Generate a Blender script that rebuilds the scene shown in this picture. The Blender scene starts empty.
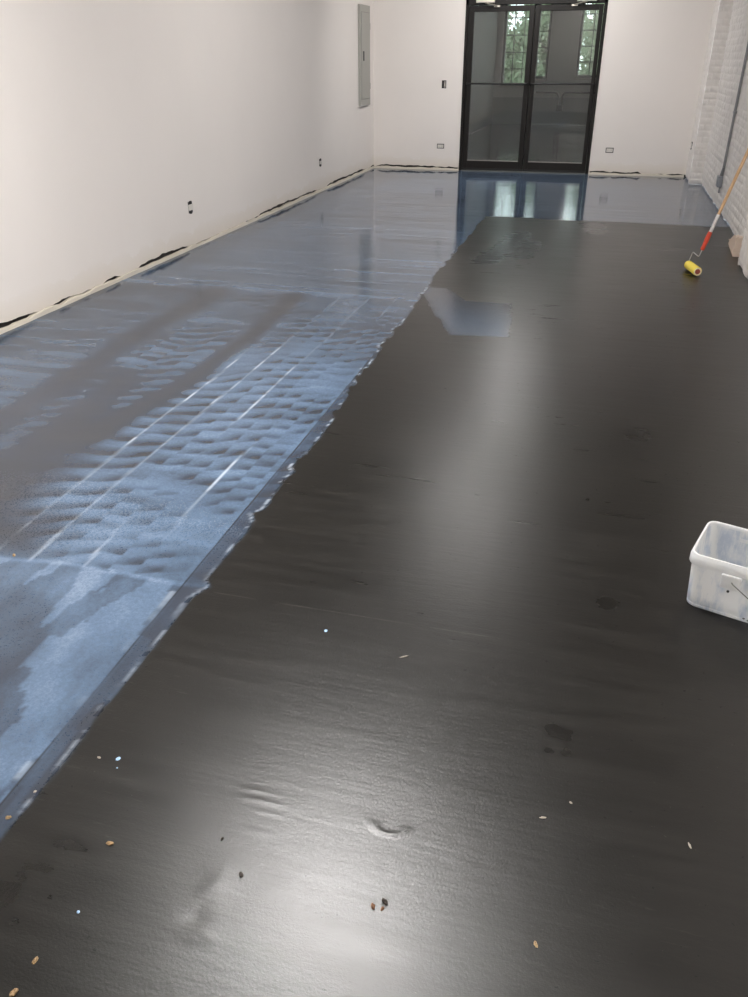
import bpy, bmesh, math, random
import numpy as np
from mathutils import Vector, Matrix

random.seed(7)
RNG = np.random.default_rng(11)
SC = bpy.context.scene
COL = SC.collection

# ------------------------------------------------------------------ camera model
H = 1.5                                   # eye height
FPX, PIT, YAW, ROL = 808.436, 0.497852, 0.261505, -0.00144
F = Vector((-math.sin(YAW) * math.cos(PIT), math.cos(YAW) * math.cos(PIT), -math.sin(PIT)))
R0 = Vector((math.cos(YAW), math.sin(YAW), 0)); U0 = R0.cross(F)
RV = R0 * math.cos(ROL) + U0 * math.sin(ROL); UV = -R0 * math.sin(ROL) + U0 * math.cos(ROL)

def at(u, v, axis, val):
    """point of the plane axis=val that the photograph shows at pixel u,v"""
    d = F + RV * ((u - 374) / FPX) - UV * ((v - 498.5) / FPX)
    o = Vector((0, 0, H)); i = 'xyz'.index(axis)
    return o + d * ((val - o[i]) / d[i])

# ------------------------------------------------------------------ room measures
XL, XR, YB = -3.525, 1.27, 13.19          # left wall, brick wall, far wall
YF, ZC = -3.2, 3.35                       # wall behind the viewer, ceiling
PX, PY = 1.15, 7.35                       # near brick pier: face and far end
YW = 23.5                                 # far wall of the back room
DX0, DX1, DZ = -2.176, -0.243, 2.62       # doorway in the far wall
DX0 = -2.178

# ------------------------------------------------------------------ materials
def mat(name, color=(.8, .8, .8), rough=.5, metal=0., spec=.5, **kw):
    m = bpy.data.materials.new(name); m.use_nodes = True
    b = m.node_tree.nodes['Principled BSDF']
    b.inputs['Base Color'].default_value = (*color, 1)
    b.inputs['Roughness'].default_value = rough
    b.inputs['Metallic'].default_value = metal
    b.inputs['Specular IOR Level'].default_value = spec
    for k, v in kw.items():
        b.inputs[k.replace('_', ' ')].default_value = v
    return m

class NT:
    """small helper to wire node trees"""
    def __init__(s, m): s.m = m; s.t = m.node_tree; s.n = s.t.nodes; s.l = s.t.links; s.b = s.n.get('Principled BSDF')
    def new(s, t, **kw):
        n = s.n.new(t)
        for k, v in kw.items(): setattr(n, k, v)
        return n
    def put(s, sock, v):
        if hasattr(v, 'is_output') or isinstance(v, bpy.types.NodeSocket): s.l.new(v, sock)
        else: sock.default_value = v
    def math(s, op, a, b=0., c=0., clamp=False):
        n = s.new('ShaderNodeMath', operation=op, use_clamp=clamp)
        for i, v in enumerate((a, b, c)): s.put(n.inputs[i], v)
        return n.outputs[0]
    def noise(s, vec, scale, detail=4, rough=.55):
        n = s.new('ShaderNodeTexNoise'); s.put(n.inputs['Vector'], vec)
        n.inputs['Scale'].default_value = scale; n.inputs['Detail'].default_value = detail; n.inputs['Roughness'].default_value = rough
        return n.outputs['Fac']
    def mapping(s, vec, scale=(1, 1, 1), rot=(0, 0, 0)):
        n = s.new('ShaderNodeMapping'); s.put(n.inputs['Vector'], vec)
        n.inputs['Scale'].default_value = scale; n.inputs['Rotation'].default_value = rot
        return n.outputs[0]
    def ramp(s, fac, stops):
        n = s.new('ShaderNodeValToRGB'); s.put(n.inputs[0], fac)
        e = n.color_ramp.elements
        while len(e) < len(stops): e.new(.5)
        for i, (p, c) in enumerate(stops):
            e[i].position = p; e[i].color = (*c, 1) if len(c) == 3 else c
        return n.outputs[0]
    def mix(s, fac, a, b):
        n = s.new('ShaderNodeMix', data_type='RGBA')
        s.put(n.inputs[0], fac)
        for i, v in ((6, a), (7, b)):
            s.put(n.inputs[i], (*v, 1) if isinstance(v, tuple) and len(v) == 3 else v)
        return n.outputs[2]
    def mixf(s, fac, a, b):
        n = s.new('ShaderNodeMix', data_type='FLOAT')
        for i, v in ((0, fac), (2, a), (3, b)): s.put(n.inputs[i], v)
        return n.outputs[0]
    def pos(s): return s.new('ShaderNodeNewGeometry').outputs['Position']
    def attr(s, name): return s.new('ShaderNodeAttribute', attribute_name=name).outputs['Fac']
    def bump(s, h, strength, dist, normal=None):
        n = s.new('ShaderNodeBump'); n.inputs['Strength'].default_value = strength; n.inputs['Distance'].default_value = dist
        s.put(n.inputs['Height'], h)
        if normal is not None: s.put(n.inputs['Normal'], normal)
        return n.outputs[0]

M = {}
def wall_paint(name, col, dirt=0.):
    m = mat(name, col, .55, spec=.3); n = NT(m); p = n.pos()
    f = n.noise(p, 1.1, 3)
    c = n.mix(n.ramp(f, [(.35, (0, 0, 0)), (.7, (1, 1, 1))]), tuple(x * .985 for x in col), tuple(min(1, x * 1.012) for x in col))
    if dirt:
        sep = n.new('ShaderNodeSeparateXYZ'); n.l.new(p, sep.inputs[0])
        # scuffed, yellowed joint compound along the unfinished foot of the board
        h = n.math('MULTIPLY', n.noise(p, 5., 5), .34)
        k = n.math('LESS_THAN', sep.outputs[2], h)
        k2 = n.math('MULTIPLY', n.math('SUBTRACT', 1., n.math('DIVIDE', sep.outputs[2], .2), clamp=True), k)
        c = n.mix(n.math('MULTIPLY', k2, dirt), c, (.62, .53, .40))
    n.l.new(c, n.b.inputs['Base Color'])
    n.l.new(n.bump(n.noise(p, 260., 2), .12, .002), n.b.inputs['Normal'])
    return m
M['wall'] = wall_paint('white_wall_paint', (.80, .755, .722), .45)
M['wall_plain'] = wall_paint('plain_white_paint', (.80, .76, .725))
M['ceiling'] = mat('ceiling_paint', (.30, .29, .28), .7)
M['lip'] = mat('skim_coat', (.58, .53, .45), .75)
M['gap'] = mat('gap_shade', (.02, .018, .016), .9)  # near-black colour standing in for the shade inside the wall gaps
M['bronze'] = mat('dark_bronze_aluminium', (.009, .0075, .0065), .42, 0., .25)
M['bronze_edge'] = mat('black_gasket', (.006, .006, .006), .5)
M['steel'] = mat('brushed_steel', (.55, .52, .46), .35, .9)
M['grey_metal'] = mat('grey_enamel', (.36, .355, .325), .42, 0., .4)
M['grey_dark'] = mat('dark_grey_and_seam_shade', (.16, .16, .15), .5)  # own grey of bail, threshold and marks; painted shade in the panel seam
M['black'] = mat('black_plastic', (.012, .012, .012), .5)
M['receptacle'] = mat('pale_receptacle', (.66, .63, .59), .5)
M['receptacle_grey'] = mat('grey_switch_body', (.33, .30, .28), .5)
M['conduit'] = mat('grey_conduit', (.27, .275, .285), .45, .3)
M['box_grey'] = mat('grey_box', (.25, .265, .29), .45, .2)
M['dark_pipe'] = mat('dark_pipe', (.04, .04, .04), .5)
M['yellow'] = mat('yellow_roller_nap', (.86, .68, .10), .85)
NT(M['yellow']).l.new(NT(M['yellow']).bump(NT(M['yellow']).noise(NT(M['yellow']).pos(), 420., 3), .6, .004), M['yellow'].node_tree.nodes['Principled BSDF'].inputs['Normal'])
M['core'] = mat('red_brown_core', (.26, .055, .035), .6)
M['napedge'] = mat('pale_roller_edge', (.80, .72, .42), .8)
M['red'] = mat('red_grip', (.62, .065, .03), .4)
M['wire'] = mat('steel_wire', (.6, .6, .6), .28, 1.)
M['silver'] = mat('silver_ferrule', (.72, .71, .69), .3, .8)
M['chip'] = mat('tan_chip', (.30, .20, .10), .7)
M['palechip'] = mat('pale_chip', (.42, .38, .32), .7)
M['pebble'] = mat('dark_pebble', (.03, .022, .017), .6)
M['rustpebble'] = mat('rusty_pebble', (.17, .075, .035), .7)
M['drop'] = mat('blue_paint_drop', (.30, .46, .68), .3)
M['brickpink'] = mat('pale_brick', (.66, .53, .43), .85)
def wood():
    m = mat('pine_pole', (.58, .38, .21), .45); n = NT(m); p = n.mapping(n.pos(), (60, 60, 3))
    n.l.new(n.mix(n.noise(p, 1.3, 4), (.44, .26, .125), (.66, .45, .26)), n.b.inputs['Base Color']); return m
M['wood'] = wood()
def brick_paint():
    m = mat('white_painted_brick', (.78, .745, .71), .6, spec=.3); n = NT(m); p = n.pos()
    f = n.noise(p, 9., 5, .6)
    c = n.ramp(f, [(.30, (.70, .665, .635)), (.5, (.77, .735, .705)), (.75, (.82, .79, .76))])
    n.l.new(c, n.b.inputs['Base Color'])
    n.l.new(n.bump(n.noise(p, 70., 5, .65), .5, .006), n.b.inputs['Normal']); return m
M['brick'] = brick_paint()

def glass_mat(name, tint, refl=1.0, haze=0.):
    m = bpy.data.materials.new(name); m.use_nodes = True; n = NT(m); n.n.remove(n.b)
    out = n.n['Material Output']
    tr = n.new('ShaderNodeBsdfTransparent'); tr.inputs[0].default_value = (*tint, 1)
    gl = n.new('ShaderNodeBsdfGlossy'); gl.inputs['Roughness'].default_value = .02; gl.inputs[0].default_value = (refl, refl, refl, 1)
    fr = n.new('ShaderNodeFresnel'); fr.inputs[0].default_value = 1.5
    mx = n.new('ShaderNodeMixShader'); n.l.new(fr.outputs[0], mx.inputs[0]); n.l.new(tr.outputs[0], mx.inputs[1]); n.l.new(gl.outputs[0], mx.inputs[2])
    last = mx.outputs[0]
    if haze:
        df = n.new('ShaderNodeBsdfDiffuse'); df.inputs[0].default_value = (.6, .6, .58, 1)  # pale diffuse share mixed in to give the glass a grey haze
        m3 = n.new('ShaderNodeMixShader'); m3.inputs[0].default_value = haze; n.l.new(last, m3.inputs[1]); n.l.new(df.outputs[0], m3.inputs[2]); last = m3.outputs[0]
    n.l.new(last, out.inputs[0]); return m
M['glass'] = glass_mat('tinted_door_glass', (.74, .76, .75), haze=.045)
M['wglass'] = glass_mat('window_glass', (.92, .95, .93))

def plastic():
    m = bpy.data.materials.new('cloudy_white_plastic'); m.use_nodes = True; n = NT(m); b = n.b; p = n.pos()
    streak = n.noise(n.mapping(p, (26, 26, 5)), 1., 5, .65)
    blot = n.noise(p, 16., 4)
    f = n.math('MULTIPLY', n.ramp(streak, [(.44, (0, 0, 0)), (.56, (1, 1, 1))]), n.ramp(blot, [(.34, (0, 0, 0)), (.60, (1, 1, 1))]))
    res = n.attr('residue')
    c = n.mix(n.math('MULTIPLY', f, res), (.88, .88, .87), (.58, .635, .72))
    n.l.new(c, b.inputs['Base Color']); b.inputs['Roughness'].default_value = .32
    b.inputs['Specular IOR Level'].default_value = .5
    tl = n.new('ShaderNodeBsdfTranslucent'); n.l.new(c, tl.inputs[0])
    mx = n.new('ShaderNodeMixShader'); mx.inputs[0].default_value = .42
    n.l.new(b.outputs[0], mx.inputs[1]); n.l.new(tl.outputs[0], mx.inputs[2])
    trn = n.new('ShaderNodeBsdfTransparent'); trn.inputs[0].default_value = (.9, .93, .97, 1)
    mx2 = n.new('ShaderNodeMixShader'); mx2.inputs[0].default_value = .12
    n.l.new(mx.outputs[0], mx2.inputs[1]); n.l.new(trn.outputs[0], mx2.inputs[2])
    n.l.new(mx2.outputs[0], n.n['Material Output'].inputs[0]); return m
M['plastic'] = plastic()

def floor_mat():
    m = bpy.data.materials.new('floor_coating'); m.use_nodes = True; n = NT(m); b = n.b; p = n.pos()
    sep = n.new('ShaderNodeSeparateXYZ'); n.l.new(p, sep.inputs[0]); X, Y = sep.outputs[0], sep.outputs[1]
    P, T, RG, ST, RK = n.attr('film'), n.attr('thick'), n.attr('ridge'), n.attr('stain'), n.attr('filmrough')
    # --- dark coated board
    big = n.noise(n.mapping(p, (.9, 1.3, 1)), 1.2, 4)
    streak = n.noise(n.mapping(p, (2.2, 26, 1)), 1., 5, .6)
    grain = n.noise(p, 190., 4, .7)
    dk = n.mix(big, (.0042, .0037, .0028), (.0080, .0069, .0053))
    dk = n.mix(n.math('MULTIPLY', n.ramp(streak, [(.45, (0, 0, 0)), (.75, (1, 1, 1))]), .35), dk, (.016, .014, .0112))
    dk = n.mix(n.math('MULTIPLY', ST, .8), dk, (.0045, .004, .0035))
    spk = n.math('GREATER_THAN', n.noise(p, 95., 2, .5), .768)
    dk = n.mix(n.math('MULTIPLY', spk, .35), dk, (.085, .08, .07))
    sg = n.ramp(n.noise(n.mapping(p, (1.1, 1.9, 1)), 1.3, 3), [(.46, (0, 0, 0)), (.62, (1, 1, 1))])
    scuff = n.ramp(n.noise(n.mapping(p, (10, 85, 1)), 1., 4, .7), [(.60, (0, 0, 0)), (.70, (1, 1, 1))])
    dk = n.mix(n.math('MULTIPLY', n.math('MULTIPLY', scuff, sg), .55), dk, (.042, .039, .034))
    pit = n.math('GREATER_THAN', n.noise(p, 70., 2, .5), .742)
    dk = n.mix(n.math('MULTIPLY', pit, .7), dk, (.002, .002, .002))
    # --- blue film: colour follows how thickly it was laid on
    fine = n.noise(p, 190., 3, .65)
    mid_ = n.noise(p, 62., 3, .7)
    t2 = n.math('ADD', n.math('ADD', T, n.math('MULTIPLY', n.math('SUBTRACT', mid_, .5), n.math('MULTIPLY', T, .55))), n.math('MULTIPLY', n.math('SUBTRACT', .5, fine), n.math('MULTIPLY', T, .6)))
    bl = n.ramp(t2, [(0., (.032, .032, .033)), (.22, (.030, .038, .056)), (.45, (.054, .082, .126)), (.7, (.093, .143, .222)), (1., (.19, .25, .34))])
    col = n.mix(P, dk, bl)
    col = n.mix(RG, col, (.62, .70, .80))
    # --- sheet seams: hairline gaps between the boards
    wob = n.math('MULTIPLY', n.math('SUBTRACT', n.noise(n.mapping(p, (3, 3, 3)), 1., 2), .5), .006)
    def seam(coord, at_, w):
        d = n.math('ABSOLUTE', n.math('SUBTRACT', n.math('ADD', coord, wob), at_))
        return n.math('SUBTRACT', 1., n.math('SMOOTH_MIN', n.math('DIVIDE', d, w), 1., .2), clamp=True)
    s1 = seam(X, -1.164, .005)
    s2 = n.math('MULTIPLY', seam(Y, 1.93, .004), n.math('MULTIPLY', n.math('GREATER_THAN', X, -1.05), n.math('LESS_THAN', X, -.12)))
    s3 = n.math('MULTIPLY', seam(Y, 4.37, .006), .5)
    sm = n.math('MAXIMUM', s1, n.math('MULTIPLY', s3, .5))
    gate = n.ramp(n.noise(n.mapping(p, (1.6, 1.6, 1)), 1., 2), [(.32, (0, 0, 0)), (.5, (1, 1, 1))])
    sm = n.math('MULTIPLY', sm, gate)
    col = n.mix(n.math('MULTIPLY', sm, .9), col, (.006, .006, .007))
    col = n.mix(n.math('MULTIPLY', n.math('MULTIPLY', s2, n.ramp(n.noise(n.mapping(p, (9, 9, 1)), 1., 4, .7), [(.42, (0, 0, 0)), (.62, (1, 1, 1))])), .6), col, (.06, .055, .048))
    n.l.new(col, b.inputs['Base Color'])
    # --- gloss
    mr = n.new('ShaderNodeMapRange'); n.l.new(Y, mr.inputs[0]); mr.inputs[1].default_value = 1.6; mr.inputs[2].default_value = 2.3; mr.inputs[3].default_value = .275; mr.inputs[4].default_value = .27
    rd = n.math('ADD', mr.outputs[0], n.math('MULTIPLY', big, .06))
    rd = n.math('ADD', rd, n.math('MULTIPLY', n.math('SUBTRACT', streak, .5), .13))
    rd = n.math('ADD', rd, n.math('MULTIPLY', pit, .35))
    rd = n.math('ADD', rd, n.math('MULTIPLY', ST, -.11))
    rf = n.math('ADD', RK, n.math('MULTIPLY', n.math('SUBTRACT', fine, .5), n.math('MULTIPLY', RK, .5)))
    n.l.new(n.mixf(P, rd, rf), b.inputs['Roughness'])
    b.inputs['IOR'].default_value = 1.46
    # --- relief: brushed streaks and pitted grain on the dark boards, faint orange peel in the film
    hd = n.math('ADD', n.math('MULTIPLY', streak, .55), n.math('MULTIPLY', grain, .42))
    hd = n.math('ADD', hd, n.math('MULTIPLY', n.noise(n.mapping(p, (14, 60, 1)), 1., 4, .6), .35))
    mr2 = n.new('ShaderNodeMapRange'); n.l.new(Y, mr2.inputs[0]); mr2.inputs[1].default_value = 1.8; mr2.inputs[2].default_value = 6.; mr2.inputs[3].default_value = .36; mr2.inputs[4].default_value = .03
    bd = n.bump(hd, 1., .0032); n.l.new(mr2.outputs[0], bd.node.inputs['Strength'])
    bf = n.bump(fine, .12, .001)
    mxn = n.new('ShaderNodeMix', data_type='VECTOR'); n.l.new(P, mxn.inputs[0]); n.l.new(bd, mxn.inputs[4]); n.l.new(bf, mxn.inputs[5])
    n.l.new(mxn.outputs[1], b.inputs['Normal'])
    return m
M['floor'] = floor_mat()

def floor_back_mat():
    m = mat('dark_wet_floor', (.030, .040, .055), .08); n = NT(m); p = n.pos()
    f = n.noise(n.mapping(p, (1., 2.5, 1)), 1.4, 5)
    n.l.new(n.ramp(f, [(.3, (.03, .036, .044)), (.7, (.085, .105, .135))]), n.b.inputs['Base Color'])
    sep = n.new('ShaderNodeSeparateXYZ'); n.l.new(p, sep.inputs[0])
    n.l.new(n.bump(n.noise(n.mapping(p, (1.2, 5, 1)), 1.5, 4), .3, .015), n.b.inputs['Normal']); return m
M['floor_back'] = floor_back_mat()
def leaf_mat(name, c0, c1):
    m = mat(name, c0, .6); n = NT(m); n.l.new(n.mix(n.noise(n.pos(), 2.2, 3), c0, c1), n.b.inputs['Base Color'])
    tl = n.new('ShaderNodeBsdfTranslucent'); tl.inputs[0].default_value = (*[x * 1.2 for x in c1], 1)
    mx = n.new('ShaderNodeMixShader'); mx.inputs[0].default_value = .35
    n.l.new(n.b.outputs[0], mx.inputs[1]); n.l.new(tl.outputs[0], mx.inputs[2]); n.l.new(mx.outputs[0], n.n['Material Output'].inputs[0]); return m
M['leaf'] = leaf_mat('tree_leaves', (.15, .20, .12), (.32, .39, .26))
M['bark'] = mat('tree_bark', (.11, .09, .075), .9)
M['lawn'] = mat('rough_ground', (.14, .17, .09), .9)
M['backwall'] = wall_paint('grey_back_room_paint', (.74, .74, .71))
M['backlow'] = mat('darker_grey_dado', (.50, .505, .50), .6)
M['winframe'] = mat('black_window_frame', (.012, .013, .014), .45)
def lamp_mat(power):
    m = bpy.data.materials.new('lit_panel'); m.use_nodes = True; t = m.node_tree; t.nodes.remove(t.nodes['Principled BSDF'])
    e = t.nodes.new('ShaderNodeEmission'); e.inputs[0].default_value = (1, .975, .95, 1); e.inputs[1].default_value = power
    t.links.new(e.outputs[0], t.nodes['Material Output'].inputs[0]); return m

# ------------------------------------------------------------------ mesh helpers
def link(name, me, m, parent=None):
    o = bpy.data.objects.new(name, me); COL.objects.link(o)
    if m is not None:
        for k in (m if isinstance(m, (list, tuple)) else [m]): me.materials.append(k)
    if parent is not None: o.parent = parent
    return o
def obj(name, bm, m, parent=None, smooth=None, bevel=0., origin=None):
    if origin is None and parent is not None: origin = parent.location
    if origin is not None: bmesh.ops.translate(bm, verts=bm.verts, vec=-Vector(origin))
    bmesh.ops.recalc_face_normals(bm, faces=bm.faces)
    me = bpy.data.meshes.new(name); bm.to_mesh(me); bm.free()
    o = link(name, me, m, parent)
    if parent is None and origin is not None: o.location = origin
    if smooth:
        me.polygons.foreach_set('use_smooth', [True] * len(me.polygons))
        if hasattr(me, 'set_sharp_from_angle'): me.set_sharp_from_angle(angle=math.radians(smooth))
    if bevel:
        b = o.modifiers.new('Bevel', 'BEVEL'); b.width = bevel; b.segments = 2; b.limit_method = 'ANGLE'
    return o
def empty(name, loc, label, cat, group=None, kind=None):
    o = bpy.data.objects.new(name, None); COL.objects.link(o); o.location = loc; o.empty_display_size = .1
    tag(o, label, cat, group, kind); return o
def tag(o, label, cat=None, group=None, kind=None):
    o['label'] = label
    if cat: o['category'] = cat
    if group: o['group'] = group
    if kind: o['kind'] = kind
    return o
def box(bm, a, b):
    x0, x1 = sorted((a[0], b[0])); y0, y1 = sorted((a[1], b[1])); z0, z1 = sorted((a[2], b[2]))
    v = [bm.verts.new(c) for c in ((x0,y0,z0),(x1,y0,z0),(x1,y1,z0),(x0,y1,z0),(x0,y0,z1),(x1,y0,z1),(x1,y1,z1),(x0,y1,z1))]
    for f in ((3,2,1,0),(4,5,6,7),(0,1,5,4),(1,2,6,5),(2,3,7,6),(3,0,4,7)): bm.faces.new([v[i] for i in f])
    return bm
def boxes(*l):
    bm = bmesh.new()
    for a, b in l: box(bm, a, b)
    return bm
def frame_of(d):
    d = d.normalized(); u = d.cross(Vector((0, 0, 1)))
    if u.length < 1e-3: u = d.cross(Vector((0, 1, 0)))
    u.normalize(); return u, d.cross(u).normalized()
def tube(bm, pts, r, seg=12, caps=True):
    """swept tube through pts; r is a number or one per point"""
    pts = [Vector(p) for p in pts]; rs = r if isinstance(r, (list, tuple)) else [r] * len(pts)
    rings = []; u = None
    for i, p in enumerate(pts):
        d = (pts[min(i + 1, len(pts) - 1)] - pts[max(i - 1, 0)])
        d.normalize()
        if u is None: u, v = frame_of(d)
        else:
            u = (u - d * u.dot(d)).normalized(); v = d.cross(u).normalized()
        rings.append([bm.verts.new(p + (u * math.cos(a) + v * math.sin(a)) * rs[i]) for a in [2 * math.pi * k / seg for k in range(seg)]])
    for a, b in zip(rings, rings[1:]):
        for k in range(seg): bm.faces.new((a[k], a[(k + 1) % seg], b[(k + 1) % seg], b[k]))
    if caps: bm.faces.new(rings[0][::-1]); bm.faces.new(rings[-1])
    return bm
def arc(pts, r, n=5):
    """polyline with rounded corners"""
    pts = [Vector(p) for p in pts]; out = [pts[0]]
    for a, b, c in zip(pts, pts[1:], pts[2:]):
        d0, d1 = (a - b).normalized(), (c - b).normalized(); k = min(r, (a - b).length * .45, (c - b).length * .45)
        p0, p1 = b + d0 * k, b + d1 * k
        for i in range(n + 1):
            t = i / n; out.append((p0 * (1 - t) + b * t) * (1 - t) + (b * (1 - t) + p1 * t) * t)
    out.append(pts[-1]); return out
def grid_mesh(name, V, nu, nv, m, attrs=None, smooth=True, flip=False):
    """V: (nu*nv,3) array; quads between"""
    me = bpy.data.meshes.new(name)
    i = np.arange((nu - 1) * (nv - 1)); r, c = i // (nv - 1), i % (nv - 1)
    q = np.stack([r * nv + c, (r + 1) * nv + c, (r + 1) * nv + c + 1, r * nv + c + 1], 1)
    if flip: q = q[:, ::-1]
    me.vertices.add(len(V)); me.vertices.foreach_set('co', np.ascontiguousarray(V, np.float32).ravel())
    me.loops.add(q.size); me.loops.foreach_set('vertex_index', np.ascontiguousarray(q, np.int32).ravel())
    me.polygons.add(len(q)); me.polygons.foreach_set('loop_start', np.arange(0, q.size, 4, dtype=np.int32))
    me.polygons.foreach_set('use_smooth', np.full(len(q), smooth))
    me.update(calc_edges=True)
    for k, a in (attrs or {}).items():
        at_ = me.attributes.new(k, 'FLOAT', 'POINT'); at_.data.foreach_set('value', np.ascontiguousarray(a, np.float32).ravel())
    return link(name, me, m)

# ------------------------------------------------------------------ noise (numpy)
_T = RNG.random((256, 256))
def vnoise(x, y):
    xi, yi = np.floor(x).astype(int), np.floor(y).astype(int); fx, fy = x - xi, y - yi
    fx, fy = fx * fx * (3 - 2 * fx), fy * fy * (3 - 2 * fy)
    g = lambda a, b: _T[a % 256, b % 256]
    return (g(xi, yi) * (1 - fx) + g(xi + 1, yi) * fx) * (1 - fy) + (g(xi, yi + 1) * (1 - fx) + g(xi + 1, yi + 1) * fx) * fy
def fbm(x, y, o=4):
    s, a, t = 0, .5, 0
    for k in range(o): s = s + a * vnoise(x * 2**k + 17.3 * k, y * 2**k + 5.1 * k); t += a; a *= .5
    return s / t
def sst(a, b, x):
    t = np.clip((x - a) / (b - a), 0, 1); return t * t * (3 - 2 * t)
def poly(x, y, pts, soft=.03):
    """signed soft mask of a convex-or-not polygon on the floor"""
    ins = np.zeros(x.shape, bool); d = np.full(x.shape, 1e9)
    n = len(pts)
    for i in range(n):
        (x0, y0), (x1, y1) = pts[i], pts[(i + 1) % n]
        c = ((y0 > y) != (y1 > y)) & (x < (x1 - x0) * (y - y0) / (y1 - y0 + 1e-12) + x0); ins ^= c
        t = np.clip(((x - x0) * (x1 - x0) + (y - y0) * (y1 - y0)) / ((x1 - x0)**2 + (y1 - y0)**2 + 1e-12), 0, 1)
        d = np.minimum(d, np.hypot(x - x0 - t * (x1 - x0), y - y0 - t * (y1 - y0)))
    return sst(-soft, soft, np.where(ins, d, -d))
def band(x, y, pts, w):
    """soft stripe along a polyline"""
    d = np.full(x.shape, 1e9)
    for (x0, y0), (x1, y1) in zip(pts, pts[1:]):
        t = np.clip(((x - x0) * (x1 - x0) + (y - y0) * (y1 - y0)) / ((x1 - x0)**2 + (y1 - y0)**2), 0, 1)
        d = np.minimum(d, np.hypot(x - x0 - t * (x1 - x0), (y - y0 - t * (y1 - y0))))
    return 1 - sst(w * .1, w * 1.25, d)

# ------------------------------------------------------------------ floor
def make_floor():
    xs = np.arange(XL - .05, 1.45, .0105)
    ys = [YF]; y = YF
    while y < YB + .02:
        y += .12 if y < .45 else max(.0045, .0042 * y); ys.append(y)
    ys = np.array(ys); x, y = np.meshgrid(xs, ys, indexing='ij')
    nz = lambda sx, sy, o=4, k=0.: fbm(x * sx + 31.7 * k, y * sy + 11.9 * k, o)
    # lanes of the squeegee, each pulled along the room
    wob = (nz(1.2, .8, 3, 1) - .5) * .09
    le = np.array([-3.6, -3.22, -2.93, -2.62, -2.47, -2.33, -2.19, -2.06, -1.885, -1.73, -1.63, -1.53, -1.43, -1.335, -1.25, -1.17, -1.06, 3])
    xl = x + wob
    li = np.clip(np.searchsorted(le, xl) - 1, 0, len(le) - 2)
    l0 = le[li]; fr = (xl - l0) / (le[li + 1] - l0)
    ph = RNG.random(len(le) + 1) * 1.0; per = .105 + .035 * RNG.random(len(le) + 1)
    farm = sst(7.2, 7.6, y)
    pr = per[li] * (1 + .35 * farm)
    lw = le[li + 1] - l0
    s = y / pr + ph[li] - fr * np.minimum(lw, .4) * .30 / pr + (nz(2.6, 1.3, 3, 2) - .5) * 1.6
    saw = s - np.floor(s)
    amp = sst(.30, .62, nz(2.6, 3.2, 3, 30)) * (.45 + .55 * sst(.1, .9, fr))
    smear = np.where(saw < .12, sst(0, .12, saw), 1 - sst(.12, .80, saw))      # dark drag mark: sharp start, long fade
    rip = 1 - smear * amp
    thin = (nz(1.0, 26, 2, 31) - .5)
    rip2 = .5 + .5 * np.sin(2 * np.pi * (y / .23 + (nz(.9, 1.2, 3, 3) - .5) * 3 + x * .25))
    # --- how thick the film lies
    near = 1 - sst(1.93, 1.97, y + (nz(3, 3, 2, 4) - .5) * .05 - (x + 1.6) * .03)
    mid = (1 - near) * (1 - sst(5.5, 5.72, y + (nz(2, 2, 3, 5) - .5) * .18))
    grey = (1 - near) * (1 - mid) * (1 - sst(7.35, 7.5, y + (nz(1.5, 2, 3, 6) - .5) * .25))
    far = (1 - near) * (1 - mid) * (1 - grey)
    blot = nz(9.5, 2.4, 5, 7)
    patchy = sst(.512, .519, blot) * .26 + .10 * sst(.50, .62, nz(6, 2.2, 4, 33))
    tn = .29 + patchy + .15 * sst(1.35, 1.85, y) + (nz(16, 9, 5, 8) - .5) * .34 + .06 * (rip2 - .5)
    lv = _T[(li * 13) % 256, 7] - .5
    tm = .20 + .09 * sst(-2.1, -1.9, x) + .44 * rip - .11 + .10 * lv + (nz(4, 9, 5, 9) - .5) * .42 + .16 * thin
    wl = .30 + .70 * sst(-2.72, -2.42, x); tl = .43 + .20 * (rip2 - .5) + .30 * thin + (nz(2, 6, 4, 35) - .5) * .30 + .05 * (rip - .7)
    tm = tm * wl + tl * (1 - wl)
    tm = tm * (1 - .22 * sst(3.3, 5.5, y))
    tg = .50 + .14 * (rip - .7) + .08 * (rip2 - .5) + .34 * thin + (nz(1.2, 2.2, 4, 10) - .5) * .25
    tf = .50 + .42 * (rip - .7) + .08 * (rip2 - .5) + .55 * thin + (nz(1.0, 1.6, 4, 11) - .5) * .42
    T = near * tn + mid * tm + grey * tg + far * tf
    # soft, nearly bare lanes
    wx = (nz(2.2, 1.3, 4, 12) - .5) * .22
    A = band(x + wx, y, [(-2.62, 5.45), (-2.70, 4.6), (-2.62, 3.95), (-2.56, 3.4), (-2.60, 2.6), (-2.6, 1.9)], .17)
    B = band(x + wx * .4, y, [(-2.03, 5.50), (-2.00, 4.5), (-1.99, 3.8), (-2.03, 3.4), (-2.1, 2.9)], .095)
    D = poly(x + wx * .7, y, [(-2.42, 3.75), (-2.20, 3.65), (-2.17, 3.3), (-2.04, 2.8), (-1.99, 2.25), (-1.82, 2.15), (-1.74, 1.97), (-1.87, 1.94), (-2.45, 1.94), (-2.40, 3.2)], .17)
    bare = np.clip(A * .78 + B * .95 + D * .94, 0, .95) * (1 - near) * (1 - sst(5.5, 5.65, y))
    T = T * (1 - bare) + bare * (.05 + .12 * nz(2, 6, 4, 13))
    # --- where the film lies
    e = (nz(6, 9, 4, 14) - .5) * .045
    jag = np.where(y > 1.93, -.030 * sst(.5, .62, nz(2, 7, 3, 32)) * (.4 + .6 * saw), 0)
    xe = -1.105 - .045 * sst(3.0, 4.6, y) - .045 * sst(4.8, 6.6, y) + e * .6 + jag
    xe = xe + .028 * np.exp(-((y - 1.95) / .035)**2)
    left = sst(-.010, .010, xe - x)
    fy = 9.19 + (nz(1.5, 2, 3, 15) - .5) * .12
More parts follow.
